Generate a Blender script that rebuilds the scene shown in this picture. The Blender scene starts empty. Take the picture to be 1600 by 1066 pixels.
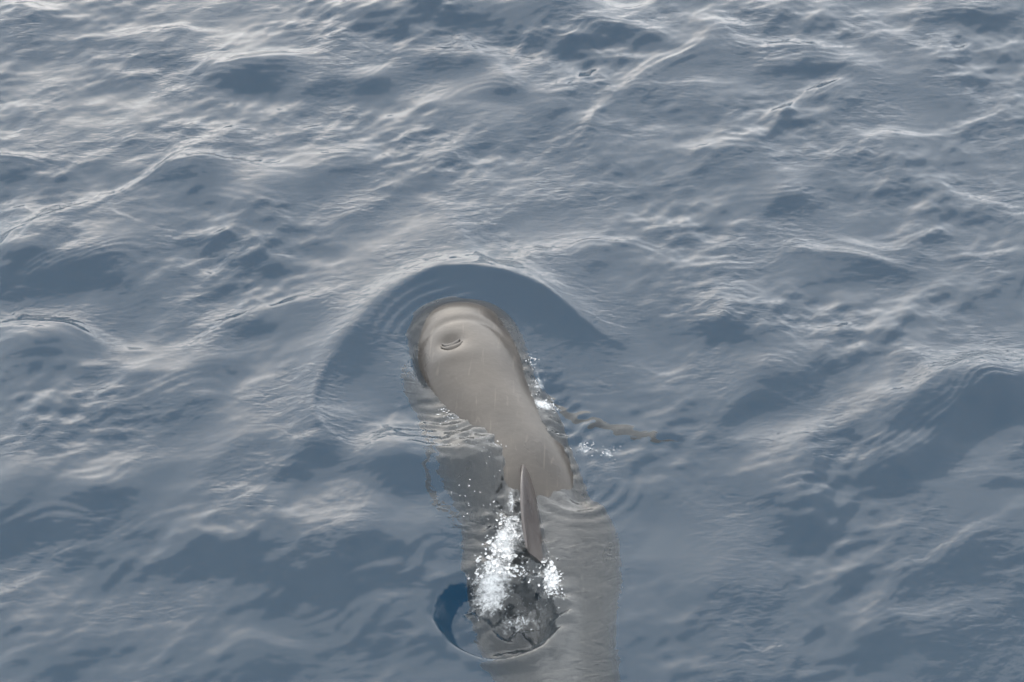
import bpy, bmesh, math, random
import numpy as np

R = math.radians
random.seed(7)
rng = np.random.default_rng(11)
scene = bpy.context.scene
C = scene.collection

# ------------------------------------------------------------------ camera
CAM_H, PITCH, HFOV = 8.0, R(43.0), R(26.0)
cam_d = bpy.data.cameras.new('camera')
cam_d.sensor_width = 36.0
cam_d.lens = 18.0 / math.tan(HFOV / 2)
cam_d.clip_end = 20000.0
cam = bpy.data.objects.new('camera', cam_d)
cam.location = (0, 0, CAM_H)
cam.rotation_euler = (math.pi / 2 - PITCH, 0, 0)
C.objects.link(cam)
scene.camera = cam

# ------------------------------------------------------------------ sky
SUN_EL, SUN_AZ = R(25.0), R(-12.0)          # azimuth from +Y, negative = left
world = bpy.data.worlds.new('World')
scene.world = world
world.use_nodes = True
wn, wl = world.node_tree.nodes, world.node_tree.links
wn.clear()
w_out = wn.new('ShaderNodeOutputWorld')
w_bg = wn.new('ShaderNodeBackground')
w_sky = wn.new('ShaderNodeTexSky')
w_sky.sky_type = 'NISHITA'
w_sky.sun_disc = False
w_sky.sun_elevation = SUN_EL
w_sky.sun_rotation = SUN_AZ
w_sky.dust_density = 3.0
w_tc = wn.new('ShaderNodeTexCoord')
w_map = wn.new('ShaderNodeMapping')
w_map.inputs['Scale'].default_value = (1.0, 1.0, 2.2)
w_noise = wn.new('ShaderNodeTexNoise')
w_noise.inputs['Scale'].default_value = 2.2
w_noise.inputs['Detail'].default_value = 6.0
w_ramp = wn.new('ShaderNodeValToRGB')
w_ramp.color_ramp.elements[0].position = 0.30
w_ramp.color_ramp.elements[0].color = (4.7, 4.85, 5.05, 1)
w_ramp.color_ramp.elements[1].position = 0.70
w_ramp.color_ramp.elements[1].color = (6.3, 6.4, 6.45, 1)
w_mix = wn.new('ShaderNodeMix')
w_mix.data_type = 'RGBA'
w_mix.inputs[0].default_value = 0.93
wl.new(w_tc.outputs['Generated'], w_map.inputs['Vector'])
wl.new(w_map.outputs['Vector'], w_noise.inputs['Vector'])
wl.new(w_noise.outputs['Fac'], w_ramp.inputs['Fac'])
wl.new(w_sky.outputs['Color'], w_mix.inputs[6])
wl.new(w_ramp.outputs['Color'], w_mix.inputs[7])
wl.new(w_mix.outputs[2], w_bg.inputs['Color'])
w_bg.inputs['Strength'].default_value = 0.15
wl.new(w_bg.outputs['Background'], w_out.inputs['Surface'])

# ------------------------------------------------------------------ sun
sun_d = bpy.data.lights.new('sun', 'SUN')
sun_d.energy = 0.5
sun_d.angle = R(79.0)
sun_d.color = (1.0, 0.97, 0.93)
sun = bpy.data.objects.new('sun', sun_d)
sun.rotation_euler = (math.pi / 2 - SUN_EL, 0, math.pi - SUN_AZ)
C.objects.link(sun)

# ------------------------------------------------------------------ exposure
vs = scene.view_settings
vs.view_transform = 'Standard'
vs.look = 'None'
vs.gamma = 1.0
vs.exposure = 1.95
vs.use_curve_mapping = False
scene.cycles.use_denoising = True
scene.cycles.filter_width = 1.6
scene.cycles.max_bounces = 10

# ------------------------------------------------------------------ helpers
FPX = 800.0 / math.tan(HFOV / 2)
cp, sp = math.cos(PITCH), math.sin(PITCH)


def P(px, py, z=0.0):
    """the point at height z seen at pixel px, py of the 1600 x 1066 photograph"""
    a, b = (px - 800.0) / FPX, -(py - 533.0) / FPX
    d = np.array([a, cp + b * sp, -sp + b * cp])
    t = (z - CAM_H) / d[2]
    return np.array([0, 0, CAM_H]) + d * t


def smooth(a, b, x):
    t = np.clip((x - a) / (b - a), 0, 1)
    return t * t * (3 - 2 * t)


def catmull(pts, n):
    """dense curve through control rows (any number of columns), even in the parameter"""
    p = np.array(pts, float)
    p = np.vstack([2 * p[0] - p[1], p, 2 * p[-1] - p[-2]])
    m = len(p) - 3
    u = np.linspace(0, m - 1e-9, n)
    i = u.astype(int)
    t = (u - i)[:, None]
    a, b, c, d = p[i], p[i + 1], p[i + 2], p[i + 3]
    return 0.5 * (2 * b + (c - a) * t + (2 * a - 5 * b + 4 * c - d) * t ** 2 + (3 * b - a - 3 * c + d) * t ** 3)


def grid_mesh(name, co, nu, nv, wrap_v=False):
    """quads over a nu x nv array of points"""
    i = np.arange(nu * nv).reshape(nu, nv)
    if wrap_v:
        a, b = i[:-1], i[1:]
        q = np.stack([a, np.roll(a, -1, 1), np.roll(b, -1, 1), b], -1).reshape(-1, 4)
    else:
        q = np.stack([i[:-1, :-1], i[:-1, 1:], i[1:, 1:], i[1:, :-1]], -1).reshape(-1, 4)
    me = bpy.data.meshes.new(name)
    me.vertices.add(len(co))
    me.vertices.foreach_set('co', np.ascontiguousarray(co, dtype=np.float32).ravel())
    me.loops.add(q.size)
    me.loops.foreach_set('vertex_index', q.ravel().astype(np.int32))
    me.polygons.add(len(q))
    me.polygons.foreach_set('loop_start', np.arange(0, q.size, 4, dtype=np.int32))
    me.polygons.foreach_set('use_smooth', np.ones(len(q), dtype=bool))
    me.update(calc_edges=True)
    me.validate()
    return me


def link(name, me, mat=None, parent=None):
    o = bpy.data.objects.new(name, me)
    C.objects.link(o)
    if mat:
        me.materials.append(mat)
    if parent:
        o.parent = parent
    return o


def new_mat(name):
    m = bpy.data.materials.new(name)
    m.use_nodes = True
    m.node_tree.nodes.clear()
    return m, m.node_tree.nodes, m.node_tree.links


# ------------------------------------------------------------------ materials
def mat_water():
    m, n, l = new_mat('sea_water')
    out = n.new('ShaderNodeOutputMaterial')
    tc = n.new('ShaderNodeTexCoord')
    # fine wind ripples, in patches
    mp = n.new('ShaderNodeMapping')
    mp.inputs['Rotation'].default_value = (0, 0, R(-26))
    mp.inputs['Scale'].default_value = (0.55, 1.0, 1.0)
    l.new(tc.outputs['Object'], mp.inputs['Vector'])
    rip = n.new('ShaderNodeTexNoise')
    rip.inputs['Scale'].default_value = 24.0
    rip.inputs['Detail'].default_value = 2.0
    rip.inputs['Distortion'].default_value = 0.6
    l.new(mp.outputs['Vector'], rip.inputs['Vector'])
    pat = n.new('ShaderNodeTexNoise')
    pat.inputs['Scale'].default_value = 2.2
    pat.inputs['Detail'].default_value = 2.0
    l.new(tc.outputs['Object'], pat.inputs['Vector'])
    pr = n.new('ShaderNodeMapRange')
    pr.inputs['From Min'].default_value = 0.38
    pr.inputs['From Max'].default_value = 0.66
    pr.inputs['To Min'].default_value = 0.05
    pr.inputs['To Max'].default_value = 1.0
    l.new(pat.outputs['Fac'], pr.inputs['Value'])
    mul = n.new('ShaderNodeMath')
    mul.operation = 'MULTIPLY'
    l.new(rip.outputs['Fac'], mul.inputs[0])
    l.new(pr.outputs['Result'], mul.inputs[1])
    bump = n.new('ShaderNodeBump')
    bump.inputs['Strength'].default_value = 1.0
    bump.inputs['Distance'].default_value = 0.008
    l.new(mul.outputs['Value'], bump.inputs['Height'])
    glass = n.new('ShaderNodeBsdfGlass')
    glass.inputs['IOR'].default_value = 1.38
    glass.inputs['Roughness'].default_value = 0.035
    l.new(bump.outputs['Normal'], glass.inputs['Normal'])
    # suspended matter: a little blue light scattered back from just under the surface
    veil = n.new('ShaderNodeBsdfDiffuse')
    veil.inputs['Color'].default_value = (0.032, 0.056, 0.075, 1)
    mix1 = n.new('ShaderNodeMixShader')
    mix1.inputs[0].default_value = 0.16
    l.new(glass.outputs[0], mix1.inputs[1])
    l.new(veil.outputs[0], mix1.inputs[2])
    # foam lace
    att = n.new('ShaderNodeAttribute')
    att.attribute_name = 'foam'
    fn = n.new('ShaderNodeTexNoise')
    fn.inputs['Scale'].default_value = 40.0
    fn.inputs['Detail'].default_value = 5.0
    fn.inputs['Roughness'].default_value = 0.72
    fn.inputs['Distortion'].default_value = 0.8
    l.new(tc.outputs['Object'], fn.inputs['Vector'])
    add = n.new('ShaderNodeMath')
    add.operation = 'ADD'
    l.new(att.outputs['Fac'], add.inputs[0])
    l.new(fn.outputs['Fac'], add.inputs[1])
    fr = n.new('ShaderNodeMapRange')
    fr.inputs['From Min'].default_value = 0.98
    fr.inputs['From Max'].default_value = 1.36
    fr.inputs['To Max'].default_value = 0.8
    l.new(add.outputs['Value'], fr.inputs['Value'])
    foam = n.new('ShaderNodeBsdfDiffuse')
    foam.inputs['Color'].default_value = (0.55, 0.57, 0.58, 1)
    l.new(bump.outputs['Normal'], foam.inputs['Normal'])
    mix2 = n.new('ShaderNodeMixShader')
    l.new(fr.outputs['Result'], mix2.inputs[0])
    l.new(mix1.outputs[0], mix2.inputs[1])
    l.new(foam.outputs[0], mix2.inputs[2])
    l.new(mix2.outputs[0], out.inputs['Surface'])
    ab = n.new('ShaderNodeVolumeAbsorption')
    ab.inputs['Color'].default_value = (0.35, 0.72, 0.90, 1)
    ab.inputs['Density'].default_value = 0.25
    l.new(ab.outputs[0], out.inputs['Volume'])
    return m


def mat_deep():
    m, n, l = new_mat('deep_blue')
    out = n.new('ShaderNodeOutputMaterial')
    d = n.new('ShaderNodeBsdfDiffuse')
    d.inputs['Color'].default_value = (0.024, 0.052, 0.074, 1)
    l.new(d.outputs[0], out.inputs['Surface'])
    return m


def mat_skin(name, base, dark, rough=0.31):
    m, n, l = new_mat(name)
    out = n.new('ShaderNodeOutputMaterial')
    b = n.new('ShaderNodeBsdfPrincipled')
    tc = n.new('ShaderNodeTexCoord')
    n1 = n.new('ShaderNodeTexNoise')
    n1.inputs['Scale'].default_value = 3.5
    n1.inputs['Detail'].default_value = 6.0
    l.new(tc.outputs['Object'], n1.inputs['Vector'])
    rp = n.new('ShaderNodeValToRGB')
    rp.color_ramp.elements[0].position = 0.35
    rp.color_ramp.elements[0].color = (*dark, 1)
    rp.color_ramp.elements[1].position = 0.65
    rp.color_ramp.elements[1].color = (*base, 1)
    l.new(n1.outputs['Fac'], rp.inputs['Fac'])
    # thin pale scratches along the body
    sm = n.new('ShaderNodeMapping')
    sm.inputs['Rotation'].default_value = (0, 0, R(24))
    sm.inputs['Scale'].default_value = (26.0, 3.0, 8.0)
    l.new(tc.outputs['Object'], sm.inputs['Vector'])
    sc = n.new('ShaderNodeTexNoise')
    sc.inputs['Scale'].default_value = 1.6
    sc.inputs['Detail'].default_value = 3.0
    sc.inputs['Distortion'].default_value = 1.2
    l.new(sm.outputs['Vector'], sc.inputs['Vector'])
    sr = n.new('ShaderNodeMapRange')
    sr.inputs['From Min'].default_value = 0.60
    sr.inputs['From Max'].default_value = 0.74
    sr.inputs['To Max'].default_value = 0.45
    l.new(sc.outputs['Fac'], sr.inputs['Value'])
    cm = n.new('ShaderNodeMix')
    cm.data_type = 'RGBA'
    cm.inputs[7].default_value = (base[0] * 2.0, base[1] * 2.0, base[2] * 2.0, 1)
    l.new(sr.outputs['Result'], cm.inputs[0])
    l.new(rp.outputs['Color'], cm.inputs[6])
    l.new(cm.outputs[2], b.inputs['Base Color'])
    rr_ = n.new('ShaderNodeMapRange')
    rr_.inputs['From Min'].default_value = 0.3
    rr_.inputs['From Max'].default_value = 0.7
    rr_.inputs['To Min'].default_value = rough - 0.06
    rr_.inputs['To Max'].default_value = rough + 0.06
    l.new(n1.outputs['Fac'], rr_.inputs['Value'])
    l.new(rr_.outputs['Result'], b.inputs['Roughness'])
    b.inputs['IOR'].default_value = 1.4
    n2 = n.new('ShaderNodeTexNoise')
    n2.inputs['Scale'].default_value = 30.0
    n2.inputs['Detail'].default_value = 4.0
    l.new(tc.outputs['Object'], n2.inputs['Vector'])
    bp = n.new('ShaderNodeBump')
    bp.inputs['Strength'].default_value = 0.35
    b.inputs['Coat Weight'].default_value = 0.12
    b.inputs['Coat Roughness'].default_value = 0.12
    b.inputs['Coat IOR'].default_value = 1.33
    bp.inputs['Distance'].default_value = 0.004
    l.new(n2.outputs['Fac'], bp.inputs['Height'])
    l.new(bp.outputs['Normal'], b.inputs['Normal'])
    l.new(b.outputs[0], out.inputs['Surface'])
    return m


def mat_foam():
    m, n, l = new_mat('foam_white')
    out = n.new('ShaderNodeOutputMaterial')
    b = n.new('ShaderNodeBsdfPrincipled')
    b.inputs['Base Color'].default_value = (0.55, 0.57, 0.58, 1)
    b.inputs['Roughness'].default_value = 0.25
    tr = n.new('ShaderNodeBsdfGlass')
    tr.inputs['IOR'].default_value = 1.33
    mx = n.new('ShaderNodeMixShader')
    mx.inputs[0].default_value = 0.32
    l.new(tr.outputs[0], mx.inputs[1])
    l.new(b.outputs[0], mx.inputs[2])
    l.new(mx.outputs[0], out.inputs['Surface'])
    return m


M_WATER, M_DEEP, M_FOAM = mat_water(), mat_deep(), mat_foam()
M_SKIN = mat_skin('whale_skin', (0.040, 0.034, 0.028), (0.022, 0.019, 0.016))
M_FIN = mat_skin('whale_fin_skin', (0.046, 0.040, 0.038), (0.034, 0.029, 0.028), 0.30)
M_DARK = mat_skin('blowhole_dark', (0.02, 0.017, 0.015), (0.015, 0.013, 0.012))

# ------------------------------------------------------------------ sea surface
def axis(lo, hi, step, far):
    a = [lo + i * step for i in range(int((hi - lo) / step) + 1)]
    out, d, v = [], step, a[-1]
    while v < far:
        d *= 1.16
        v += d
        out.append(v)
    pre, d, v = [], step, a[0]
    while v > -far:
        d *= 1.16
        v -= d
        pre.append(v)
    return np.array(pre[::-1] + a + out)


STEP = 0.0135
gx = axis(-4.1, 4.1, STEP, 2500.0)
gy = axis(5.3, 13.2, STEP, 2500.0)
GX, GY = np.meshgrid(gx, gy, indexing='ij')
SPC = np.maximum(np.gradient(gx)[:, None], np.gradient(gy)[None, :]) * np.ones_like(GX)

H = np.zeros_like(GX)
DX = np.zeros_like(GX)
DY = np.zeros_like(GX)
# wind sea: crests lie about 35 degrees to the left-right line of the view
MAIN = R(125)
NW = 150
HS = np.zeros_like(GX)
for k in range(NW):
    lam = 3.2 * (0.055 / 3.2) ** (k / (NW - 1.0)) * math.exp(rng.normal(0, 0.06))
    th = MAIN + rng.normal(0, 0.62 if lam > 0.35 else 0.90)
    kk = 2 * math.pi / lam
    slope = 0.008 if lam > 1.0 else (0.0125 if lam > 0.35 else 0.0210)
    amp = slope / kk
    ph = rng.uniform(0, 2 * math.pi)
    fade = smooth(2.2, 4.5, lam / SPC)
    arg = kk * (math.cos(th) * GX + math.sin(th) * GY) + ph
    if lam > 0.11:
        s = np.sin(arg) * fade
        q = 0.85 * amp
        DX -= q * math.cos(th) * s
        DY -= q * math.sin(th) * s
    if lam > 0.35:
        H += amp * np.cos(arg) * fade
    else:
        HS += amp * np.cos(arg) * fade

# inner window where single waves are shaped
ix = slice(int(np.searchsorted(gx, -4.1)), int(np.searchsorted(gx, 4.1)))
iy = slice(int(np.searchsorted(gy, 5.3)), int(np.searchsorted(gy, 13.2)))
X, Y = GX[ix, iy], GY[ix, iy]
HI = np.zeros_like(X)
wob = np.zeros_like(X)
wob2 = np.zeros_like(X)
for k in range(26):
    lam = rng.uniform(0.25, 1.3)
    th = rng.uniform(0, 2 * math.pi)
    wob += np.cos(2 * math.pi / lam * (math.cos(th) * X + math.sin(th) * Y) + rng.uniform(0, 6.28)) * lam
    th = rng.uniform(0, 2 * math.pi)
    wob2 += np.cos(2 * math.pi / lam * (math.cos(th) * X + math.sin(th) * Y) + rng.uniform(0, 6.28)) * lam
wob *= 0.012
wob2 *= 0.012
# gusts: the short ripples come in patches
gust = np.clip(0.80 + 7.0 * wob + 5.0 * np.roll(wob2, 90, 0), 0.12, 2.0)
HS[ix, iy] *= gust
H += HS


def poly_dist(poly, x, y):
    """signed distance across (positive on the far side) and the run along a polyline, with its length"""
    best = np.full(x.shape, 1e9)
    sd = np.zeros_like(x)
    run = np.zeros_like(x)
    acc = 0.0
    over = np.zeros_like(x)
    n = len(poly)
    for i, (a, b) in enumerate(zip(poly[:-1], poly[1:])):
        d = b - a
        ln = float(np.hypot(*d))
        d = d / ln
        rx, ry = x - a[0], y - a[1]
        t0 = rx * d[0] + ry * d[1]
        t = np.clip(t0, 0, ln)
        ex, ey = rx - t * d[0], ry - t * d[1]
        dist = np.hypot(ex, ey)
        sgn = np.where(d[0] * ry - d[1] * rx >= 0, 1.0, -1.0)
        m = dist < best
        best = np.where(m, dist, best)
        sd = np.where(m, sgn * dist, sd)
        run = np.where(m, acc + t, run)
        acc += ln
    return sd, run, acc


def ridge(px, amp, wf, wb, wobble=1.0, fil=0.0):
    pts = np.array([P(a, b)[:2] for a, b in px])
    e0, e1 = pts[0] - pts[1], pts[-1] - pts[-2]
    pts = np.vstack([pts[0] + 0.28 * e0 / np.hypot(*e0), pts, pts[-1] + 0.28 * e1 / np.hypot(*e1)])
    pts = catmull(pts, 6 * len(pts))
    m = 3.2 * max(wf, wb) + 0.2
    lo, hi = pts.min(0) - m, pts.max(0) + m
    sx = slice(int(np.searchsorted(X[:, 0], lo[0])), int(np.searchsorted(X[:, 0], hi[0])))
    sy = slice(int(np.searchsorted(Y[0], lo[1])), int(np.searchsorted(Y[0], hi[1])))
    if sx.stop - sx.start < 2 or sy.stop - sy.start < 2:
        return
    x, y = X[sx, sy] + wobble * wob[sx, sy], Y[sx, sy] + wobble * wob2[sx, sy]
    d, run, ln = poly_dist(pts, x, y)
    w = np.where(d < 0, wf, wb)
    tm = min(0.5, 0.5 * ln)
    tap = smooth(0.0, tm, run) * smooth(ln, ln - tm, run)
    mod = np.clip(0.85 + 9.0 * wob[sx, sy][::-1, ::-1], 0.25, 1.5)
    HI[sx, sy] += amp * tap * mod * np.exp(-(d / w) ** 2)
    if fil:                                # fine filaments riding on the crest
        HI[sx, sy] += fil * tap * mod * np.cos(2 * math.pi * (d + 1.2 * wob[sx, sy] + 0.8 * wob2[sx, sy]) / 0.058) * np.exp(-((d - 0.03) / 0.10) ** 2)


# bright crests: long face towards the boat, short steep back
BRIGHT = [
    ([(1080, 245), (1180, 215), (1270, 180), (1320, 130)], 1.0),
    ([(890, 210), (950, 185), (1000, 145), (1050, 95), (1110, 50), (1190, 40)], 1.0),
    ([(1110, 48), (1200, 68), (1340, 85)], 0.6),
    ([(1000, 158), (1060, 150), (1110, 130)], 0.6),
    ([(170, 150), (300, 130), (400, 95), (480, 80), (530, 68)], 1.0),
    ([(0, 210), (40, 185), (85, 163)], 0.9),
    ([(-40, 280), (80, 252), (180, 222), (250, 190)], 1.0),
    ([(310, 262), (430, 255), (560, 225)], 1.0),
    ([(-20, 385), (100, 350), (200, 320), (260, 270), (310, 235)], 1.0),
    ([(-20, 522), (120, 532), (260, 545), (370, 502), (495, 484)], 1.15),
    ([(830, 415), (950, 427), (1120, 415), (1200, 397), (1280, 405), (1380, 425)], 1.0),
    ([(1090, 468), (1190, 482)], 0.7),
    ([(1410, 920), (1500, 870), (1610, 812)], 0.9),
    ([(1370, 965), (1440, 985), (1610, 945)], 0.9),
    ([(950, 555), (1020, 585), (1110, 592)], 0.6),
    ([(1370, 605), (1480, 592), (1610, 550)], 1.0),
    ([(1440, 300), (1520, 328), (1610, 338)], 0.6),
    ([(1420, 212), (1500, 192), (1610, 172)], 0.8),
    ([(180, 52), (290, 45)], 0.8),
    ([(0, 30), (90, 28), (150, 10)], 0.7),
    ([(60, 882), (180, 845)], 0.7),
    ([(310, 1027), (420, 1020)], 0.5),
    ([(590, 300), (680, 350), (780, 405), (850, 420)], 0.7),
    ([(1290, 370), (1380, 385), (1490, 368)], 0.5),
    ([(560, 40), (600, 38)], 0.7),
    ([(1300, 540), (1390, 560)], 0.4),
    ([(400, 765), (470, 765)], 0.5),
    ([(500, 715), (545, 700)], 0.6),
    ([(820, 12), (960, 10), (1060, 5)], 0.8),
]
for px, s in BRIGHT:
    ridge(px, 0.033 * s, 0.26, 0.066 + 0.015 * s, 1.5, 0.0018 * s)
# dark faces: short steep face towards the boat, long back
DARK = [
    ([(545, 108), (640, 82), (720, 85)], 1.2), ([(455, 128), (545, 132)], 0.8), ([(335, 138), (425, 125)], 0.9),
    ([(680, 162), (790, 150)], 0.8), ([(660, 15), (760, 20), (880, 12)], 1.2), ([(40, 432), (130, 425), (220, 430), (285, 395)], 1.3),
    ([(370, 405), (460, 388)], 0.8), ([(175, 632), (225, 625), (285, 628)], 1.0), ([(75, 742), (130, 735), (195, 728)], 1.0),
    ([(-30, 850), (60, 805), (140, 802)], 1.3), ([(290, 852), (390, 850)], 0.9), ([(525, 835), (600, 770), (700, 742)], 1.5),
    ([(445, 965), (560, 915), (690, 895)], 1.5), ([(1190, 305), (1300, 283), (1400, 265)], 1.1),
    ([(1295, 715), (1380, 690), (1480, 640), (1620, 615)], 1.7), ([(1215, 825), (1270, 800), (1335, 788)], 1.0),
    ([(1060, 1045), (1130, 1040), (1195, 1025)], 0.9), ([(1080, 498), (1140, 505), (1210, 520)], 1.1), ([(1195, 592), (1310, 598)], 0.9),
    ([(1115, 645), (1235, 632)], 0.8), ([(265, 578), (335, 570)], 0.9), ([(355, 333), (395, 330)], 0.8),
    ([(840, 148), (890, 143)], 0.7), ([(800, 50), (900, 70), (1010, 45)], 0.8), ([(-20, 605), (70, 618)], 0.8),
    ([(1380, 130), (1510, 110)], 0.5), ([(1440, 25), (1580, 30)], 0.7), ([(680, 300), (740, 270)], 0.5), ([(1200, 85), (1340, 100)], 0.7),
    ([(560, 1045), (640, 1020)], 0.9), ([(20, 1030), (80, 1000)], 0.8), ([(1090, 185), (1140, 175)], 0.3), ([(280, 720), (400, 740)], 0.5),
]
for px, s in DARK:
    ridge(px, 0.056 * s, 0.08 + 0.07 * s, 0.5, 1.6, 0.0020 * s)

# the ring of water pushed up round the head: sharp crest, inside falling back towards the head
RING = [(560, 700), (515, 665), (496, 630), (505, 575), (540, 520), (600, 464), (650, 435), (700, 422), (770, 424), (850, 446), (930, 500), (1030, 542)]


def pix_ground(pts):
    return np.array([P(a, b)[:2] for a, b in pts])


ring = catmull(np.array([P(a, b, 0.10)[:2] for a, b in RING]), 80)
d, run, ln = poly_dist(ring, X + 0.35 * wob, Y + 0.35 * wob2)
d = -d                                     # run goes clockwise seen from above: inside is on the right
tap = smooth(0.0, 0.35, run) * smooth(ln, ln - 0.75, run)
inside = d > 0
calm = np.exp(-(np.where(inside, d / 0.55, d / 0.10)) ** 2)
side = np.clip((Y - P(720, 640)[1]) / 0.5, -0.2, 1)
prof = np.where(inside, np.exp(-(d / 0.24) ** 1.35) * 1.0, np.exp(-(d / 0.12) ** 2) * 0.5 + np.exp(-(np.maximum(-d, 0) / 0.45) ** 2) * 0.5)
HI += 0.108 * (0.62 + 0.38 * np.clip(side, 0, 1)) * tap * prof
HI += 0.007 * tap * np.exp(-(d / 0.024) ** 2) * np.clip(0.8 + 12 * wob, 0.2, 1.5)

# near rim of the ring that washes over the back
near = [(540, 705), (600, 722), (680, 722), (760, 700), (815, 700), (860, 735)]
pts = catmull(pix_ground(near), 40)
d, run, ln = poly_dist(pts, X + 0.4 * wob, Y + 0.4 * wob2)
tap = smooth(0, 0.3, run) * smooth(ln, ln - 0.3, run)
HI += 0.052 * tap * np.where(d > 0, np.exp(-(d / 0.30) ** 2), np.exp(-(d / 0.28) ** 2))


def blob(px, py, rx, ry, rot=0.0):
    c = P(px, py)
    ex, ey = X - c[0], Y - c[1]
    cr, sr = math.cos(rot), math.sin(rot)
    return np.sqrt(((cr * ex + sr * ey) / rx) ** 2 + ((-sr * ex + cr * ey) / ry) ** 2)


# calm the sea where the whale has flattened it
flat = np.exp(-(blob(735, 590, 0.98, 1.05)) ** 6)
# concentric ripples running ahead of the head
hc = P(735, 560)
rr = np.hypot((X - hc[0]), (Y - hc[1]) * 0.95)
HI += 0.0028 * np.sin(2 * math.pi * rr / 0.055) * np.exp(-((rr - 0.46) / 0.12) ** 2) * smooth(-0.05, 0.25, Y - hc[1])
# hollow along the left of the head
HI -= 0.06 * np.exp(-blob(664, 580, 0.07, 0.22, R(15)) ** 2)
HI += 0.045 * np.exp(-blob(660, 592, 0.15, 0.22, R(12)) ** 2)
# ripples left of the fin and the ring wave right of it
rr = np.hypot(X - P(905, 745)[0], (Y - P(905, 745)[1]))
HI += 0.0035 * np.sin(2 * math.pi * rr / 0.075 + 0.5) * np.exp(-((rr - 0.24) / 0.10) ** 2) * smooth(0.25, -0.1, Y - P(905, 745)[1])
# the back is awash left of the fin
HI += 0.035 * np.exp(-blob(745, 740, 0.22, 0.25) ** 2)
fr = np.zeros_like(X)
for k in range(14):
    lam = rng.uniform(0.05, 0.11)
    th = R(100) + rng.normal(0, 0.35)
    fr += lam * np.cos(2 * math.pi / lam * (math.cos(th) * X + math.sin(th) * Y) + rng.uniform(0, 6.28))
HI += 0.009 * fr * (np.exp(-blob(720, 700, 0.26, 0.42) ** 4) + 0.7 * np.exp(-blob(640, 690, 0.30, 0.15) ** 2) + 0.6 * np.exp(-blob(900, 640, 0.15, 0.3) ** 2))

# cavity left behind the dorsal fin
CAV = (775, 956)
cb = blob(CAV[0], CAV[1], 0.325, 0.262, R(-6)) + 1.3 * wob + 1.0 * wob2
HI += 0.012 * np.exp(-((cb - 1.05) / 0.18) ** 2)
HI -= 0.145 * (1 - smooth(0.64, 1.0, cb))
# hollow along the right flank
pts = catmull(pix_ground([(832, 580), (868, 640), (898, 700), (905, 765)]), 30)
d, run, ln = poly_dist(pts, X + 0.5 * wob, Y + 0.5 * wob2)
HI -= 0.045 * np.exp(-(d / 0.075) ** 2) * smooth(0, 0.3, run)
# churned water
ch = np.zeros_like(X)
for k in range(46):
    lam = rng.uniform(0.042, 0.12)
    th = rng.uniform(0, 2 * math.pi)
    ch += lam * np.cos(2 * math.pi / lam * (math.cos(th) * X + math.sin(th) * Y) + rng.uniform(0, 6.28))
churn = (np.exp(-blob(815, 945, 0.22, 0.20) ** 4) * 0.9 + np.exp(-blob(800, 850, 0.14, 0.30) ** 4) * 0.9
         + np.exp(-blob(900, 700, 0.16, 0.22) ** 2) * 0.35 + np.exp(-blob(845, 600, 0.09, 0.22, R(25)) ** 2) * 0.35
         + np.exp(-blob(745, 700, 0.30, 0.14) ** 2) * 0.22)
HI += ch * 0.030 * churn
# froth heaped on the fin's left
HI += 0.03 * np.exp(-blob(790, 850, 0.12, 0.28, R(-20)) ** 2)

damp = (1 - 0.88 * flat) * (1 - 0.88 * np.exp(-blob(905, 930, 0.35, 0.80) ** 4))
H[ix, iy] = H[ix, iy] * damp + HI
DX[ix, iy] *= damp
DY[ix, iy] *= damp

FOAM = np.zeros_like(GX)
foam = np.zeros_like(X)


def add_foam(px, py, rx, ry, a, rot=0.0):
    global foam
    foam = np.maximum(foam, a * np.exp(-blob(px, py, rx, ry, rot) ** 2))


add_foam(797, 848, 0.10, 0.20, 0.90, R(-22))
add_foam(772, 905, 0.11, 0.18, 0.80, R(-25))
add_foam(862, 905, 0.055, 0.12, 0.85)
add_foam(815, 945, 0.22, 0.14, 0.56)
add_foam(800, 790, 0.03, 0.14, 0.7)
add_foam(850, 632, 0.07, 0.07, 0.75)
add_foam(842, 600, 0.05, 0.10, 0.6)
add_foam(795, 690, 0.08, 0.05, 0.65)
add_foam(710, 655, 0.10, 0.10, 0.5)
add_foam(720, 705, 0.30, 0.08, 0.42)
add_foam(915, 700, 0.06, 0.05, 0.6)
add_foam(950, 708, 0.05, 0.05, 0.6)
FOAM[ix, iy] = foam

co = np.stack([GX + DX, GY + DY, H], -1).reshape(-1, 3)
nx, ny = GX.shape
me = grid_mesh('sea', co[:, :], nx, ny)
# grid order gives downward faces when x runs first: flip so normals look up
me.flip_normals()
at = me.attributes.new('foam', 'FLOAT', 'POINT')
at.data.foreach_set('value', FOAM.reshape(-1).astype(np.float32))
sea = link('sea', me, M_WATER)
sea['kind'] = 'structure'
sea['label'] = 'choppy grey blue open sea round the surfacing whale'


def water_z(x, y):
    i = int(np.clip(np.searchsorted(gx, x), 0, nx - 1))
    j = int(np.clip(np.searchsorted(gy, y), 0, ny - 1))
    return float(H[i, j])


deep = grid_mesh('deep_water', np.array([[x, y, -3.0] for x in (-2600, 2600) for y in (-2600, 2600)], float), 2, 2)
deep.flip_normals()
dw = link('deep_water', deep, M_DEEP)
dw['kind'] = 'structure'
dw['label'] = 'dark blue depth under the sea surface'

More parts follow.
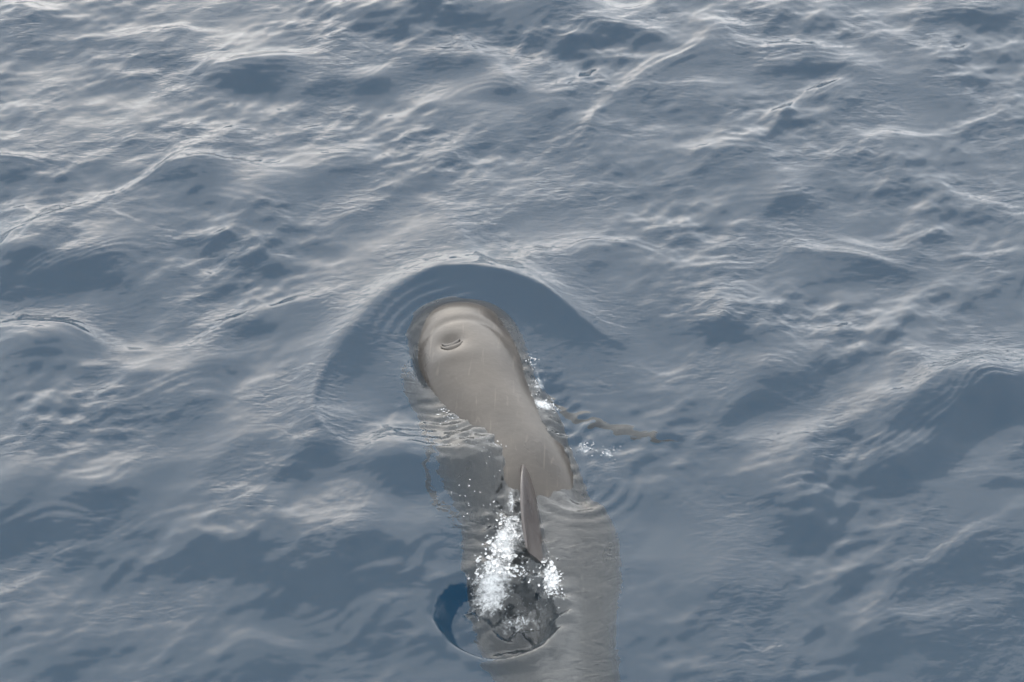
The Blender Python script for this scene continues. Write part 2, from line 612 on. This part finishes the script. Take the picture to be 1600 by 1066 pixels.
# ------------------------------------------------------------------ whale
# rows: pixel x, y and height of the top of the back, half width, half height
ST = [
    (716, 444, 0.00, 0.31, 0.31),
    (718, 475, 0.075, 0.33, 0.33),
    (733, 535, 0.120, 0.34, 0.35),
    (757, 595, 0.104, 0.325, 0.36),
    (784, 645, 0.086, 0.33, 0.37),
    (808, 700, 0.070, 0.35, 0.38),
    (826, 755, 0.022, 0.375, 0.39),
    (840, 820, -0.05, 0.41, 0.40),
    (850, 900, -0.17, 0.385, 0.40),
    (864, 980, -0.23, 0.33, 0.37),
    (878, 1066, -0.25, 0.265, 0.32),
    (890, 1180, -0.30, 0.18, 0.25),
    (895, 1320, -0.40, 0.10, 0.18),
    (897, 1430, -0.46, 0.055, 0.11),
    (898, 1480, -0.49, 0.04, 0.07),
]
rows = []
for px, py, zt, w, h in ST:
    p = P(px, py, zt)
    rows.append((p[0], p[1], zt - h, w, h))
NS, NT = 260, 144
S = catmull(rows, NS)
# even out along the spine, then round off the melon
ds = np.r_[0, np.cumsum(np.hypot(np.diff(S[:, 0]), np.diff(S[:, 1])))]
u = np.linspace(0, 1, NS) ** 1.35 * ds[-1]
S = np.stack([np.interp(u, ds, S[:, k]) for k in range(5)], 1)
arc = u
cap = 0.34
tt = np.clip(arc / cap, 0, 1)
rnd = np.sqrt(np.clip(1 - (1 - tt) ** 2.3, 0, 1))
rnd[0] = 0.001
tang = np.gradient(S[:, :3], axis=0)
tang[:, 2] *= 0.5
tang /= np.linalg.norm(tang, axis=1)[:, None]
back = -tang                                         # points to the head
right = np.cross(tang, [0, 0, 1.0])
right /= np.linalg.norm(right, axis=1)[:, None]      # tail-wards tangent: this is the whale's left
right = -right
upv = np.cross(right, back)
upv *= np.sign(upv[:, 2])[:, None]
th = np.linspace(0, 2 * math.pi, NT, endpoint=False)
cs, sn = np.cos(th), np.sin(th)
e = 2 / 2.15
cx_, cz_ = np.sign(cs) * np.abs(cs) ** e, np.sign(sn) * np.abs(sn) ** e
bw = S[:, 3] * rnd
bh = S[:, 4] * rnd
body = S[:, None, :3] + right[:, None] * (bw[:, None] * cx_[None])[..., None] + upv[:, None] * (bh[:, None] * cz_[None])[..., None]
# melon: the snout rounds downwards; a slight neck crease behind the blowhole
for i in range(NS):
    if arc[i] < cap:
        body[i, :, 2] -= 0.05 * (1 - tt[i]) ** 2


def whale_frame(a):
    """point on the back, forward, right and up at a distance a from the snout"""
    i = int(np.clip(np.searchsorted(arc, a), 1, NS - 1))
    top = S[i, :3] + upv[i] * bh[i]
    return top, back[i], right[i], upv[i]


def dent(center, fwd, rgt, lf, lr, depth):
    d0 = body - center
    a = (d0 @ fwd) / lf
    b = (d0 @ rgt) / lr
    g = depth * np.exp(-(a ** 2 + b ** 2))
    m = d0[..., 2] > -0.25
    body[..., 2] -= g * m


def hit_body(px, py):
    """where the pixel's ray meets the upper side of the body"""
    best, bz = None, 1e9
    for z in np.linspace(0.25, -0.2, 90):
        p = P(px, py, z)
        q = body.reshape(-1, 3)
        j = np.argmin(np.hypot(q[:, 0] - p[0], q[:, 1] - p[1]) + np.where(q[:, 2] < -0.3, 9, 0))
        if abs(q[j, 2] - z) < bz:
            bz, best = abs(q[j, 2] - z), np.array([p[0], p[1], q[j, 2]])
    return best


bl = hit_body(706, 540)
t0, f0, r0, u0 = whale_frame(0.35)
f0h = np.array([f0[0], f0[1], 0]); f0h /= np.linalg.norm(f0h)
r0h = np.array([r0[0], r0[1], 0]); r0h /= np.linalg.norm(r0h)
dent(bl + f0h * 0.04, f0h, r0h, 0.045, 0.055, 0.028)
dent(bl - f0h * 0.075, f0h, r0h, 0.05, 0.10, -0.008)
dent(t0 + f0h * 0.20, f0h, r0h, 0.035, 0.20, 0.008)

# shallow fold round the front of the melon
rc = bl - f0h * 0.03 + r0h * 0.05
q_ = body - rc
rad_ = np.hypot(q_ @ f0h, (q_ @ r0h) * 0.92)
front_ = smooth(-0.05, 0.12, q_ @ f0h) * (q_[..., 2] > -0.2)
body[..., 2] -= 0.004 * np.exp(-((rad_ - 0.235) / 0.022) ** 2) * front_
body[..., 2] += 0.0015 * np.exp(-((rad_ - 0.285) / 0.025) ** 2) * front_

whale = bpy.data.objects.new('pilot_whale', None)
root = S[120, :3].copy()
C.objects.link(whale)
whale['label'] = 'grey pilot whale swimming away, rounded head with blowhole breaking the surface'
whale['category'] = 'whale'


def tube_caps(pts, nu, nv, name):
    """closed loft: wrap rings and close both ends with a fan"""
    me_ = grid_mesh(name, pts.reshape(-1, 3), nu, nv, wrap_v=True)
    bm = bmesh.new()
    bm.from_mesh(me_)
    bm.verts.ensure_lookup_table()
    for r0_, flip in ((0, False), (nu - 1, True)):
        ring_ = [bm.verts[r0_ * nv + k] for k in range(nv)]
        try:
            bm.faces.new(ring_ if flip else ring_[::-1])
        except ValueError:
            pass
    bmesh.ops.recalc_face_normals(bm, faces=bm.faces)
    for f in bm.faces:
        f.smooth = True
    bm.to_mesh(me_)
    bm.free()
    return me_


def blade(spine, chord_dir, chords, thick, nv=28):
    """a fin: spine points, chord direction per point, chord lengths, thickness share"""
    n = len(spine)
    out = np.zeros((n, nv, 3))
    a = np.linspace(0, 2 * math.pi, nv, endpoint=False)
    tg = np.gradient(spine, axis=0)
    for i in range(n):
        t_ = tg[i] / np.linalg.norm(tg[i])
        c = chord_dir[i] - t_ * np.dot(chord_dir[i], t_)
        c /= np.linalg.norm(c)
        nrm = np.cross(t_, c)
        ca, sa = np.cos(a), np.sin(a)
        fx = 0.5 * chords[i] * ca                     # leading edge at +
        prof_ = sa * thick[i] * chords[i] * 0.5 * (0.62 + 0.38 * ca)
        out[i] = spine[i] + np.outer(fx, c) + np.outer(prof_, nrm)
    return out


def join_into(me_list, name):
    bm = bmesh.new()
    for m_ in me_list:
        bm.from_mesh(m_)
    for f in bm.faces:
        f.smooth = True
    m2 = bpy.data.meshes.new(name)
    bm.to_mesh(m2)
    bm.free()
    return m2


body_me = tube_caps(body, NS, NT, 'body')
pieces = [body_me]
# flippers grow out of the body
n = 22
tpar = np.linspace(0, 1, n)
i0 = int(np.searchsorted(arc, 0.72))
rootR = S[i0, :3] + right[i0] * (bw[i0] * 0.72) + np.array([0, 0, -0.05])
tipR = P(1062, 706, -0.26)
midR = P(965, 700, -0.36)
spR = catmull([rootR, midR, tipR], n)
chord = np.interp(tpar, [0, 0.25, 0.6, 0.9, 1], [0.24, 0.22, 0.15, 0.07, 0.01])
pieces.append(tube_caps(blade(spR, np.tile(f0h + np.array([0, 0, 1.3]), (n, 1)), chord * 0.26, np.full(n, 0.22)), n, 28, 'flipper'))
rootL = S[i0, :3] - right[i0] * (bw[i0] * 0.72) + np.array([0, 0, -0.12])
spL = catmull([rootL, rootL - r0h * 0.06 - f0h * 0.18 + [0, 0, -0.26], rootL + r0h * 0.02 - f0h * 0.55 + [0, 0, -0.45]], n)
pieces.append(tube_caps(blade(spL, np.tile(f0h, (n, 1)), chord, np.full(n, 0.22)), n, 28, 'flipper'))
# tail flukes
iT = NS - 6
for sgn in (-1, 1):
    a0 = S[iT, :3]
    sps = catmull([a0 - back[iT] * -0.05, a0 + sgn * right[iT] * 0.28 - back[iT] * 0.10, a0 + sgn * right[iT] * 0.62 - back[iT] * 0.32], n)
    ch2 = np.interp(tpar, [0, 0.3, 0.7, 0.95, 1], [0.34, 0.30, 0.18, 0.05, 0.01])
    pieces.append(tube_caps(blade(sps, np.tile(back[iT], (n, 1)), ch2, np.full(n, 0.14)), n, 28, 'fluke'))
body_o = link('body', join_into(pieces, 'body'), M_SKIN, whale)

# dorsal fin: long base on the midline, leading edge sweeping back to a hooked tip
f1a = P(816, 733, 0.04)
f1b = P(853, 897, -0.08)
ax = f1b - f1a
n = 26
tpar = np.linspace(0, 1, n)
lean = -r0h * 0.08
lead = catmull([f1a + ax * -0.10 + [0, 0, -0.07], f1a + ax * 0.02 + [0, 0, 0.05], f1a + ax * 0.30 + [0, 0, 0.16] + lean * 0.5, f1a + ax * 0.66 + [0, 0, 0.215] + lean, f1a + ax * 1.0 + [0, 0, 0.215] + lean * 1.2], n)
trail = catmull([f1a + ax * 1.10 + [0, 0, -0.10], f1a + ax * 1.02 + [0, 0, 0.03], f1a + ax * 0.985 + [0, 0, 0.10] + lean * 0.5, f1a + ax * 0.99 + [0, 0, 0.155] + lean, f1a + ax * 1.02 + [0, 0, 0.213] + lean * 1.2], n)
mid = (lead + trail) / 2
chv = lead - trail
chl = np.linalg.norm(chv, axis=1)
a = np.linspace(0, 2 * math.pi, 32, endpoint=False)
fin = np.zeros((n, 32, 3))
thk = np.interp(tpar, [0, 0.10, 0.22, 0.5, 1], [0.12, 0.060, 0.033, 0.022, 0.007])
for i in range(n):
    c = chv[i] / chl[i]
    fin[i] = mid[i] + np.outer(np.cos(a), c) * chl[i] / 2 + np.outer(np.sin(a) * thk[i] * (0.65 + 0.35 * np.cos(a)), r0h)
fin_o = link('dorsal_fin', tube_caps(fin, n, 32, 'dorsal_fin'), M_FIN, whale)
fin_o['label'] = 'narrow mauve grey dorsal fin cutting the water'

# blowhole: dark slit under a raised crescent lip
def on_body(x, y):
    q = body.reshape(-1, 3)
    j = np.argmin(np.hypot(q[:, 0] - x, q[:, 1] - y) + np.where(q[:, 2] < -0.2, 9, 0))
    return q[j, 2]


def crescent(name, off, half, bow, rad, lift, mat, parent):
    pts = []
    for s in np.linspace(-1, 1, 21):
        p = bl + r0h * (half * s) + f0h * (off + bow * s * s)
        pts.append([p[0], p[1], on_body(p[0], p[1]) + lift])
    pts = np.array(pts)
    pts[:, 2] = np.convolve(np.pad(pts[:, 2], 2, 'edge'), np.ones(5) / 5, 'valid')
    tg = np.gradient(pts, axis=0)
    ring_ = np.zeros((21, 10, 3))
    a_ = np.linspace(0, 2 * math.pi, 10, endpoint=False)
    for i_ in range(21):
        t_ = tg[i_] / np.linalg.norm(tg[i_])
        sd_ = np.cross(t_, [0, 0, 1])
        sd_ /= np.linalg.norm(sd_)
        rad_ = rad * max(0.08, 1 - abs(i_ - 10) / 10) ** 0.6
        ring_[i_] = pts[i_] + np.outer(np.cos(a_) * rad_ * 1.5, sd_) + np.outer(np.sin(a_) * rad_, [0, 0, 1])
    return link(name, tube_caps(ring_, 21, 10, name), mat, parent)


slit = crescent('blowhole', 0.016, 0.045, 0.030, 0.016, 0.003, M_DARK, whale)
lip = crescent('blowhole_lip', -0.014, 0.056, 0.036, 0.013, 0.003, M_SKIN, slit)

# ------------------------------------------------------------------ foam and drops
def ico():
    bm = bmesh.new()
    bmesh.ops.create_icosphere(bm, subdivisions=2, radius=1.0)
    v = np.array([x.co[:] for x in bm.verts])
    f = np.array([[x.index for x in q.verts] for q in bm.faces])
    bm.free()
    return v, f


IV, IF = ico()


def froth(name, label, spots):
    """bubbles and drops of one splash; spots: pixel x, y, spread in pixels x and y, count, largest radius, lift"""
    V, F, nv = [], [], 0
    for px, py, sx_, sy_, cnt, rmax, lift in spots:
        for _ in range(int(cnt * 0.8)):
            qx, qy = px + random.gauss(0, sx_), py + random.gauss(0, sy_)
            p = P(qx, qy)
            z = water_z(p[0], p[1])
            p = P(qx, qy, z)
            r = 0.0018 + (rmax * 0.5 - 0.0018) * random.random() ** 3.5
            if rmax > 0.0095 and random.random() < 0.30:
                r = rmax * random.uniform(0.35, 0.75)
            hz = z + r * 0.3 + lift * random.random() ** 2
            sc = np.array([r * random.uniform(0.8, 1.7), r * random.uniform(0.8, 1.5), r * random.uniform(0.35, 0.7)])
            an = random.uniform(0, 6.28)
            v = IV * sc * (1 + 0.13 * np.random.default_rng(random.randrange(10 ** 6)).standard_normal((len(IV), 1)))
            v = np.stack([v[:, 0] * math.cos(an) - v[:, 1] * math.sin(an), v[:, 0] * math.sin(an) + v[:, 1] * math.cos(an), v[:, 2]], 1)
            V.append(v + [p[0], p[1], hz])
            F.append(IF + nv)
            nv += len(IV)
    me_ = bpy.data.meshes.new(name)
    V, F = np.vstack(V), np.vstack(F)
    me_.from_pydata(V.tolist(), [], F.tolist())
    for q in me_.polygons:
        q.use_smooth = True
    o = link(name, me_, M_FOAM)
    o['kind'] = 'stuff'
    o['label'] = label
    o['category'] = 'foam'
    return o


froth('splash_foam', 'white churned foam and drops behind the dorsal fin', [
    (800, 835, 12, 16, 420, 0.011, 0.03), (780, 875, 14, 18, 420, 0.012, 0.03), (760, 920, 10, 16, 340, 0.010, 0.02),
    (862, 902, 8, 12, 240, 0.010, 0.03), (868, 928, 8, 4, 70, 0.009, 0.01), (800, 795, 3, 12, 30, 0.006, 0.02), (812, 945, 32, 18, 70, 0.007, 0.01),
    (815, 895, 12, 8, 90, 0.009, 0.02), (775, 800, 6, 10, 16, 0.007, 0.05), (735, 915, 4, 10, 20, 0.006, 0.03), (742, 960, 8, 10, 40, 0.006, 0.01)])
froth('flank_foam', 'small white foam flecks along the right side of the whale head', [
    (850, 634, 11, 5, 110, 0.008, 0.006), (838, 602, 8, 9, 40, 0.006, 0.006), (832, 565, 5, 6, 40, 0.007, 0.02), (912, 698, 12, 4, 45, 0.006, 0.006),
    (950, 706, 11, 6, 34, 0.006, 0.006)])
froth('back_foam', 'sparse foam flecks where water washes over the whale back', [
    (793, 688, 13, 5, 110, 0.009, 0.01), (705, 648, 14, 9, 80, 0.007, 0.01), (740, 690, 30, 10, 70, 0.005, 0.005), (860, 710, 16, 14, 30, 0.004, 0.004), (740, 780, 30, 25, 24, 0.005, 0.005)])
